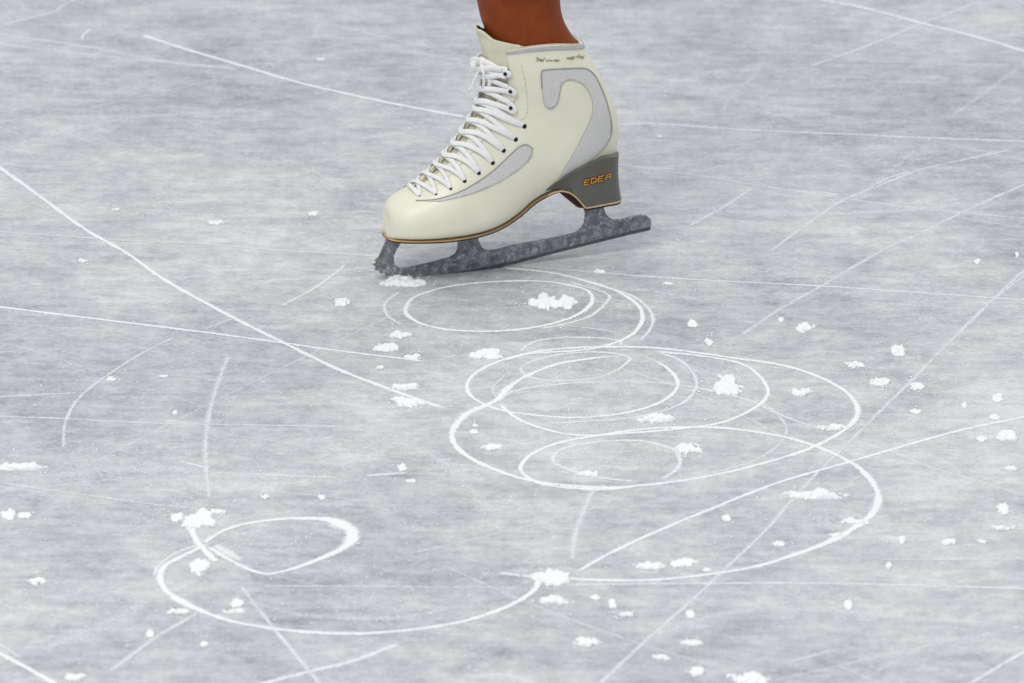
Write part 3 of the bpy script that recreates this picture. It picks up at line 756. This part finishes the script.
# knot, two short bow loops and loose ends in front of the tongue
def L3(px, py, d): a = sk(px, py, d); return P(a.x, d, a.y)
def free(pts, w=.0030, h=.0012):
    path = catmull([L3(*p) for p in pts], 6); tube(lv, lf, path, h, 8, rx=w, nrm=[Vector((-.3, -1, .35)).normalized()] * len(path))
free([(484,66,.006),(479,62,.008),(474,62.5,.012),(473.5,67,.014),(478,70,.012),(485,69,.008)], .0032)
free([(482,64,.010),(477,59.5,.004),(472.5,60,-.004),(473,66,-.006),(480,68,.002)], .0030)
free([(480,58,.000),(482,60,.008),(490,64,.014),(500,68,.022),(507,70,.031)], .0034)
free([(480,66,.010),(488,70,.016),(497,74,.024),(506,76.5,.031)], .0034)
free([(481,67,.010),(483,71,.014),(484,78,.014),(483.5,88,.010)], .0019, .0010)
free([(479,69,.012),(476,76,.014),(472.5,84,.014),(469,92,.013)], .0011, .0008)
free([(487,69,.012),(489,76,.016),(489.5,84,.016),(488,90,.012)], .0022, .0010)
o = link('laces', mesh('laces', lv, lf), M['lace'], skate); o['label'] = 'white flat laces criss-crossed and tied at the ankle'
stay(1); stay(-1)
# gold signature on the ankle band
vs, fs = [], []
def scr(x0, y0, pts, r=.0004, k=1.0):
    line_on(vs, fs, [(x0 + a * k, y0 + b * k) for a, b in pts], r, both=False, off=.0005, sub=4)
scr(536, 59, [(2.5,-1.6),(0.6,-1.2),(1.2,0),(2.6,.8),(1.6,1.9),(0,1.6)])
scr(539.5, 60.5, [(0,0),(1,-2),(1.2,0.6),(2.4,-.8),(2.8,.8),(4,-1.6),(5.4,-2.4)], .0005)
scr(546, 60.5, [(0,.5),(1,-.8),(2,.6),(3.2,-.6),(4.2,.7),(5.4,-.6),(6.4,.6)], .00035)
scr(553.5, 60.7, [(0,.5),(1.4,-1),(2,.6),(3.4,-1),(4,.6),(5.6,-1.4)], .00055)
scr(566.5, 58.3, [(0,-1),(1,.9),(2.2,-.9),(3,.8),(4.4,-1.4),(5.2,1.4),(6.4,-2.2),(7.4,.3)], .0005)
scr(575, 57, [(0,0),(1.4,-1),(2.6,0.6),(4,-2.6),(4.6,.8),(6,-1),(6.6,.9),(8,-.8),(7,2.2),(9,-1.4)], .0004)
link('signature', mesh('signature', vs, fs), M['ink'], skate)['label'] = 'small gold handwritten signature below the collar'
# ------------------------------------------------------------------ sole
def sole_layer(name, m, z0, z1, k, t1=12.25, front=.0012, label=None):
    vs = []; n = 13; tl = [t1 * i / 70 for i in range(71)]
    for t in tl:
        D_, V_, w, c, pu, pl = station(t); f = 1 if t > .3 else .9
        w2 = (w + .0005 * max(0, 1 - t / 1.5)) * k * lerpt([(0, 1), (6, 1), (7, .93), (8, .84), (9, .74), (10, .64), (11.6, .52), (12.3, .6)], t) + .0006; ds = -front * max(0, 1 - t)
        nxt = station(max(t, 2) + .1)[1] - station(max(t, 2) - .1)[1]; nxt.normalize(); nn = Vector((nxt.y, -nxt.x))
        if nn.y > 0: nn = -nn
        for zz in (z0, z1):
            for j in range(n):
                q = 2 * j / (n - 1) - 1
                p_ = V_ - nn * zz; vs.append(P(p_.x + ds, q * w2, p_.y))
    fs = []; L = 2 * n
    for i in range(len(tl) - 1):
        a = i * L; b = a + L
        for j in range(n - 1):
            fs.append((a + j, a + j + 1, b + j + 1, b + j)); fs.append((a + n + j, b + n + j, b + n + j + 1, a + n + j + 1))
        fs.append((a, b, b + n, a + n)); fs.append((a + n - 1, a + L - 1, b + L - 1, b + n - 1))
    for a in (0, (len(tl) - 1) * L):
        for j in range(n - 1): fs.append((a + j, a + n + j, a + n + j + 1, a + j + 1))
    me = mesh(name, vs, fs); bm = bmesh.new(); bm.from_mesh(me); bmesh.ops.recalc_face_normals(bm, faces=bm.faces); bm.to_mesh(me); bm.free()
    o = link(name, me, m, skate, smooth=False)
    if label: o['label'] = label
sole_layer('welt', M['tan'], .0002, -.0005, .91, label='thin tan welt')
sole_layer('outsole', M['dark'], -.0005, -.0023, .905, label='dark brown outsole')
# ------------------------------------------------------------------ heel
HW = .0345
def hw(s, s0, s1):
    u = max(0, (s - (s0 + (s1 - s0) * .60)) / ((s1 - s0) * .40)); return HW * max(0, 1 - min(1, u) ** 2.6) ** (1 / 2.6)
back = sk(618.5, 178, 0).x; tip = sk(550, 193, HW).x
def prof_px(pts, d): return [sk(x, y, d) for x, y in pts]
top_n = prof_px([(550,193.4),(556,187.5),(563,181.5),(570,175.5),(584,167),(597,162.3),(606,158.2)], HW)
top_n.append(sk(617, 153, .012)); top_n.append(sk(618, 151, 0))
bot_n = prof_px([(548,195.4),(552,193.4),(557,191.8),(562,191.2),(568,192.4),(573,195),(578,199.5),(582,204),(586,207.8),(592,207.2)], HW * .93)
for x_, y_, d_ in ((600,205.4,.031),(606.5,203.2,.0275),(612,201,.021),(616,198.4,.012),(618.6,196.4,.004),(619,196,0)): bot_n.append(sk(x_, y_, d_))
def interp(pts, s):
    pts2 = catmull([(p.x, p.y, 0) for p in pts], 8)
    if s <= pts2[0].x: return pts2[0].y
    for a, b in zip(pts2, pts2[1:]):
        if a.x <= s <= b.x and b.x > a.x: return a.y + (b.y - a.y) * (s - a.x) / (b.x - a.x)
    return pts2[-1].y
vs = []; ns = 60; nz = 8; nh = 2 * nz
ssl = []
for i in range(ns):
    u = i / (ns - 1); ssl.append(u if u < .6 else .6 + .4 * math.sin((u - .6) / .4 * math.pi / 2))
for u in ssl:
    for sd in (1, -1):
        for k in range(nz):
            v = k / (nz - 1); s1 = (sk(616, 152, 0).x) * (1 - v) + sk(618.8, 194, 0).x * v - .0018 * math.sin(math.pi * v)
            s_ = tip + (s1 - tip) * u
            zt = interp(top_n, s_); zb = interp(bot_n, s_)
            w_ = hw(s_, tip, s1) * (1 - .07 * v - .05 * math.sin(math.pi * v)) + .0002
            zz = zt + (zb - zt) * v; hp = bvh.ray_cast(Vector((s_, -.3, zz)), Vector((0, 1, 0)))[0]
            if u < .9:
                kf = max(0, 1 - u / .35); w_ = w_ * (1 - kf) + (abs(hp.y) if hp is not None else w_ * .85) * kf
                if hp is not None: w_ = max(w_, abs(hp.y) + .0008)
            vs.append(P(s_, sd * w_, zz))
fs = []
for i in range(ns - 1):
    a, b = i * nh, (i + 1) * nh
    for k in range(nz - 1):
        fs.append((a + k, a + k + 1, b + k + 1, b + k)); fs.append((a + nz + k, b + nz + k, b + nz + k + 1, a + nz + k + 1))
    fs.append((a, b, b + nz, a + nz)); fs.append((a + nz - 1, a + nh - 1, b + nh - 1, b + nz - 1))
e_ = (ns - 1) * nh
for k in range(nz - 1): fs.append((e_ + k, e_ + k + 1, e_ + nz + k + 1, e_ + nz + k)); fs.append((k, nz + k, nz + k + 1, k + 1))
me = mesh('heel', vs, fs); bm = bmesh.new(); bm.from_mesh(me); bmesh.ops.recalc_face_normals(bm, faces=bm.faces)
for f in bm.faces: f.material_index = 1 if abs(f.normal.y) < .15 and abs(f.calc_center_median().y) < .004 and f.normal.z < .2 and f.normal.x < .2 else 0
bm.to_mesh(me); hbvh = BVHTree.FromBMesh(bm); bm.free()
heel = link('heel', me, [M['heel'], M['maroon']], skate); heel['label'] = 'dark grey sculpted heel'
em = heel.modifiers.new('e', 'EDGE_SPLIT'); em.split_angle = R(45)
# tan line around the foot of the heel
path = []
bp = catmull([(p.x, p.y, 0) for p in bot_n], 8); s1 = sk(618.8, 194, 0).x
for p in bp: path.append(P(p.x, hw(p.x, tip, s1) * .93 + .0002, p.y))
fullp = path + [mirror(p) for p in reversed(path[:-1])]
vs, fs = [], []; tube(vs, fs, fullp, .0009, 8); tr = link('heel_trim', mesh('heel_trim', vs, fs), M['tan'], skate); tr['label'] = 'tan line around the base of the heel'
# heel cap (dark lift below the line, at the back)
vs = []; n = 13
sl = [sk(585, 207, HW * .93).x + (s1 - .0012 - sk(585, 207, HW * .93).x) * (i / 30) for i in range(31)]
for s_ in sl:
    zb = interp(bot_n, s_); w_ = hw(s_, tip, s1) * .88 + .0003
    for zz in (-.0005, -.0035):
        for j in range(n): vs.append(P(s_ , (2 * j / (n - 1) - 1) * w_, zb + zz))
fs = []; L = 2 * n
for i in range(30):
    a = i * L; b = a + L
    for j in range(n - 1): fs += [(a + j, a + j + 1, b + j + 1, b + j), (a + n + j, b + n + j, b + n + j + 1, a + n + j + 1)]
    fs += [(a, b, b + n, a + n), (a + n - 1, a + L - 1, b + L - 1, b + n - 1)]
for a in (0, 30 * L):
    for j in range(n - 1): fs.append((a + j, a + n + j, a + n + j + 1, a + j + 1))
me = mesh('heel_lift', vs, fs); bm = bmesh.new(); bm.from_mesh(me); bmesh.ops.recalc_face_normals(bm, faces=bm.faces); bm.to_mesh(me); bm.free()
link('heel_lift', me, M['dark'], skate, smooth=False)['label'] = 'dark heel lift'
# gold lettering on the heel
def letters(m, r, off, nm, lab):
    vs, fs = [], []
    ox, oy = 583.6, 184.6; ux, uy = (611.5 - 583.6), (179.0 - 186.2)
    glyph = {'E': [[(.9,1),(.1,1),(0,.5),(0,0),(.9,0)], [(0,.5),(.8,.5)]], 'D': [[(0,0),(0,1),(.6,1),(.95,.7),(.95,.3),(.6,0),(0,0)]],
             'A': [[(0,0),(.25,.8),(.5,1),(.8,1),(.9,0)], [(.15,.42),(.88,.42)]]}
    for k, ch in enumerate('EDEA'):
        for stroke in glyph[ch]:
            pts3 = []; nrs = []
            for i in range(len(stroke) - 1):
                for q in range(4):
                    a = stroke[i][0] + (stroke[i + 1][0] - stroke[i][0]) * q / 4; b = stroke[i][1] + (stroke[i + 1][1] - stroke[i][1]) * q / 4
                    pts3.append((a, b))
            pts3.append(stroke[-1]); pth = []
            for a, b in pts3:
                f = (k + a * .78 + b * .12) / 4; x = ox + ux * f; y = oy + uy * f - (b - .1) * 4.6
                p_, nn = hit(x, y, off, hbvh)
                if p_ is not None: pth.append(p_); nrs.append(nn)
            if len(pth) > 1: tube(vs, fs, pth, r * .6, 6, rx=r, nrm=nrs)
    o = link(nm, mesh(nm, vs, fs), m, heel); o['label'] = lab
letters(M['goldd'], .0016, .0001, 'letter_outline', 'dark outline of the heel lettering'); letters(M['gold'], .0007, .0009, 'heel_lettering', 'gold letters reading EDEA')
# ------------------------------------------------------------------ blade
def extr(name, outline, th, m, parent, bevel=.0005, label=None, d0=0.0):
    pts = [sk(x, y, d0) for x, y in outline]; n = len(pts)
    vs = [P(p.x, d0 + th / 2, p.y) for p in pts] + [P(p.x, d0 - th / 2, p.y) for p in pts]
    fs = [tuple(range(n)), tuple(range(2 * n - 1, n - 1, -1))] + [(i, (i + 1) % n, n + (i + 1) % n, n + i) for i in range(n)]
    me = mesh(name, vs, fs); bm = bmesh.new(); bm.from_mesh(me); bmesh.ops.recalc_face_normals(bm, faces=bm.faces); bm.to_mesh(me); bm.free()
    o = link(name, me, m, parent, smooth=False)
    if bevel:
        b = o.modifiers.new('b', 'BEVEL'); b.width = bevel; b.segments = 2; b.limit_method = 'ANGLE'; b.angle_limit = R(40)
    if label: o['label'] = label
    return o
runner = [(378.6,257),(374.6,261),(377,263),(372.6,264.6),(376.4,267),(374.6,269.6),(379.4,270.4),(380,273.2),(384,272.6),(386,275.8),(390,274.4),(393,277),(397,275.4),(401,277.6),(404,277.9),
          (422.5,278.4),(440,277),(453.8,275.2),(481,269.8),(498,266.3),(516,262.4),(530,258.7),(551,252.9),(572,247.6),(594,242.2),(615,237),(632,232.8),(649.5,228.8),
          (651,224),(650.4,219),(646.6,215.6),(641,214.8),(630,216.8),(622,219),(614.8,219.8),(610,218.2),(606,214.5),(603.6,208),(604,195),(583,195),(583,206),(585.2,214),(584,223),(581,228),(576.6,231.8),(566,234.8),(551,238.2),(530,242),(508.6,246),(498,249.2),(489,250.4),(484,249),(481,246),(478.4,240),(478,226),
          (457,226),(457.8,240),(457.6,249),(455,254),(450,257.4),(438,260.4),(428.4,263),(416,265.8),(405,268),(399.6,268),(395.4,265),(393.2,260),(394.6,253),(398,247),(402,240),(402,228),(386,228),(386,240),(382,250)]
blade = extr('blade', runner, .0042, M['steel'], skate, label='scuffed grey steel blade with toe pick')
strip_t = [(440,274.6),(453.8,272.4),(481,267),(516,259.6),(551,250.2),(594,239.6),(632,230.2),(650,226)]
strip_b = [(650,229.4),(632,233.4),(594,242.8),(551,253.5),(516,263),(481,270.4),(453.8,275.8),(440,277.6)]
extr('runner_edge', strip_t + strip_b, .0054, M['steeld'], blade, .0003, 'polished darker skating edge')
extr('heel_breast', [(x - 5, y - 5) for x, y in ((560,190),(561.5,194.5),(567,199),(573,204),(578,208),(582,209),(592,206),(586,196),(575,188))], .034, M['maroon'], heel, .002, 'dark maroon inner face of the heel')
def plate(name, px0, px1, y0, y1, w, dz, m):
    a = sk(px0, y0, 0); b = sk(px1, y1, 0); vs = []; n = 20
    for i in range(n):
        u = i / (n - 1); k = max(.05, 1 - abs(2 * u - 1) ** 5) ** .5
        for zz in (0, -dz):
            for sd in (1, -1): vs.append(P(a.x + (b.x - a.x) * u, sd * w * k, a.y + (b.y - a.y) * u + zz))
    fs = []
    for i in range(n - 1):
        q = i * 4; r = q + 4
        fs += [(q, q + 1, r + 1, r), (q + 2, r + 2, r + 3, q + 3), (q, r, r + 2, q + 2), (q + 1, q + 3, r + 3, r + 1)]
    fs += [(0, 2, 3, 1), ((n - 1) * 4, (n - 1) * 4 + 1, (n - 1) * 4 + 3, (n - 1) * 4 + 2)]
    me = mesh(name, vs, fs); bm = bmesh.new(); bm.from_mesh(me); bmesh.ops.recalc_face_normals(bm, faces=bm.faces); bm.to_mesh(me); bm.free()
    link(name, me, m, blade, smooth=False)
plate('mounting_plate', 388, 486, 234, 228, .021, .002, M['steel'])
plate('mounting_plate', 580, 611, 200, 193, .018, .003, M['steel'])
# ------------------------------------------------------------------ LEG of the skater
LEG = []
for t in [2.6, 3.2, 4, 5, 6, 7, 8, 9, 10, 11, 12, 13, 14, 15, 16, 17, 18, 19]:
    D_, V_, w, c, pu, pl = station(t)
    LEG.append((D_ + (V_ - D_) * .10, V_ + (D_ - V_) * (.075 if t < 13 else .06), w * (.80 if t > 3 else .6), .45, 2, 2.3))
for lx, ly, rx_, ry, w in [(489,45,577,42,.0355),(485.5,30,568.6,30,.0345),(481.4,18,562.4,18,.0345),(477.6,0,558.8,0,.0355),(470,-40,560,-38,.042),(462,-100,574,-95,.052),(452,-180,588,-170,.057),(442,-250,572,-245,.052),(430,-310,545,-302,.050),(420,-345,530,-335,.050),(414,-362,522,-350,.040),(425,-372,505,-362,.02)]:
    a, b = sk(lx, ly, 0), sk(rx_, ry, 0); LEG.append((a, b, w, .52, 2.0, 2.15))
vs = []; nv = 40
LL = []
for i in range(len(LEG) - 1):
    g4 = [LEG[max(0, i - 1)], LEG[i], LEG[i + 1], LEG[min(len(LEG) - 1, i + 2)]]
    for k in range(4):
        f = k / 4; row = []
        for q in range(6):
            a, b, c, d = [x[q] for x in g4]; row.append(0.5 * ((2 * b) + (c - a) * f + (2 * a - 5 * b + 4 * c - d) * f * f + (3 * b - a - 3 * c + d) * f ** 3))
        LL.append(row)
LL.append(LEG[-1])
for D_, V_, w, c, pu, pl in LL:
    ax = D_ - V_; Ln = ax.length; ax = ax / Ln; C_ = V_ + ax * (Ln * c)
    for j in range(nv):
        ph = 2 * math.pi * j / nv; co_, si = math.cos(ph), math.sin(ph); p_ = pu if co_ > 0 else pl
        q = C_ + ax * (sp(co_, 2 / p_) * (Ln * (1 - c) if co_ > 0 else Ln * c)); vs.append(P(q.x, sp(si, 2 / p_) * w, q.y))
fs = grid_faces(len(LL), nv, True); fs.append(tuple(range(nv))); fs.append(tuple((len(LL) - 1) * nv + j for j in range(nv)))
me = mesh('person', vs, fs); bm = bmesh.new(); bm.from_mesh(me); bmesh.ops.recalc_face_normals(bm, faces=bm.faces); bm.to_mesh(me); bm.free()
leg = link('person', me, M['skin']); leg.matrix_world = SK
tag(leg, 'bare brown ankle and lower leg of a person standing in the white figure skate', 'person')
# ------------------------------------------------------------------ light: arena lamps high above, pale hall all round
w = bpy.data.worlds.new('hall'); bpy.context.scene.world = w; w.use_nodes = True
bg = w.node_tree.nodes['Background']; bg.inputs[0].default_value = (0.93, 0.96, 1.0, 1); bg.inputs[1].default_value = 0.5
def area(name, loc, tgt, size, power, col=(1, 1, 1)):
    l = bpy.data.lights.new(name, 'AREA'); l.size = size; l.energy = power; l.color = col
    o = bpy.data.objects.new(name, l); C.objects.link(o); o.location = loc
    o.rotation_euler = (Vector(tgt) - Vector(loc)).to_track_quat('-Z', 'Y').to_euler()
area('arena_lamp', (-1.6, -3.2, 5.2), (0, -0.6, 0), 2.6, 150, (1, 0.98, 0.95))
area('arena_lamp', (4, 4, 9), (0, 0, 0), 5.0, 170, (1, 0.99, 0.97))
sc = bpy.context.scene
sc.view_settings.view_transform = 'Standard'; sc.view_settings.look = 'None'
sc.view_settings.exposure = 0.31; sc.view_settings.gamma = 1.0; sc.view_settings.use_curve_mapping = False
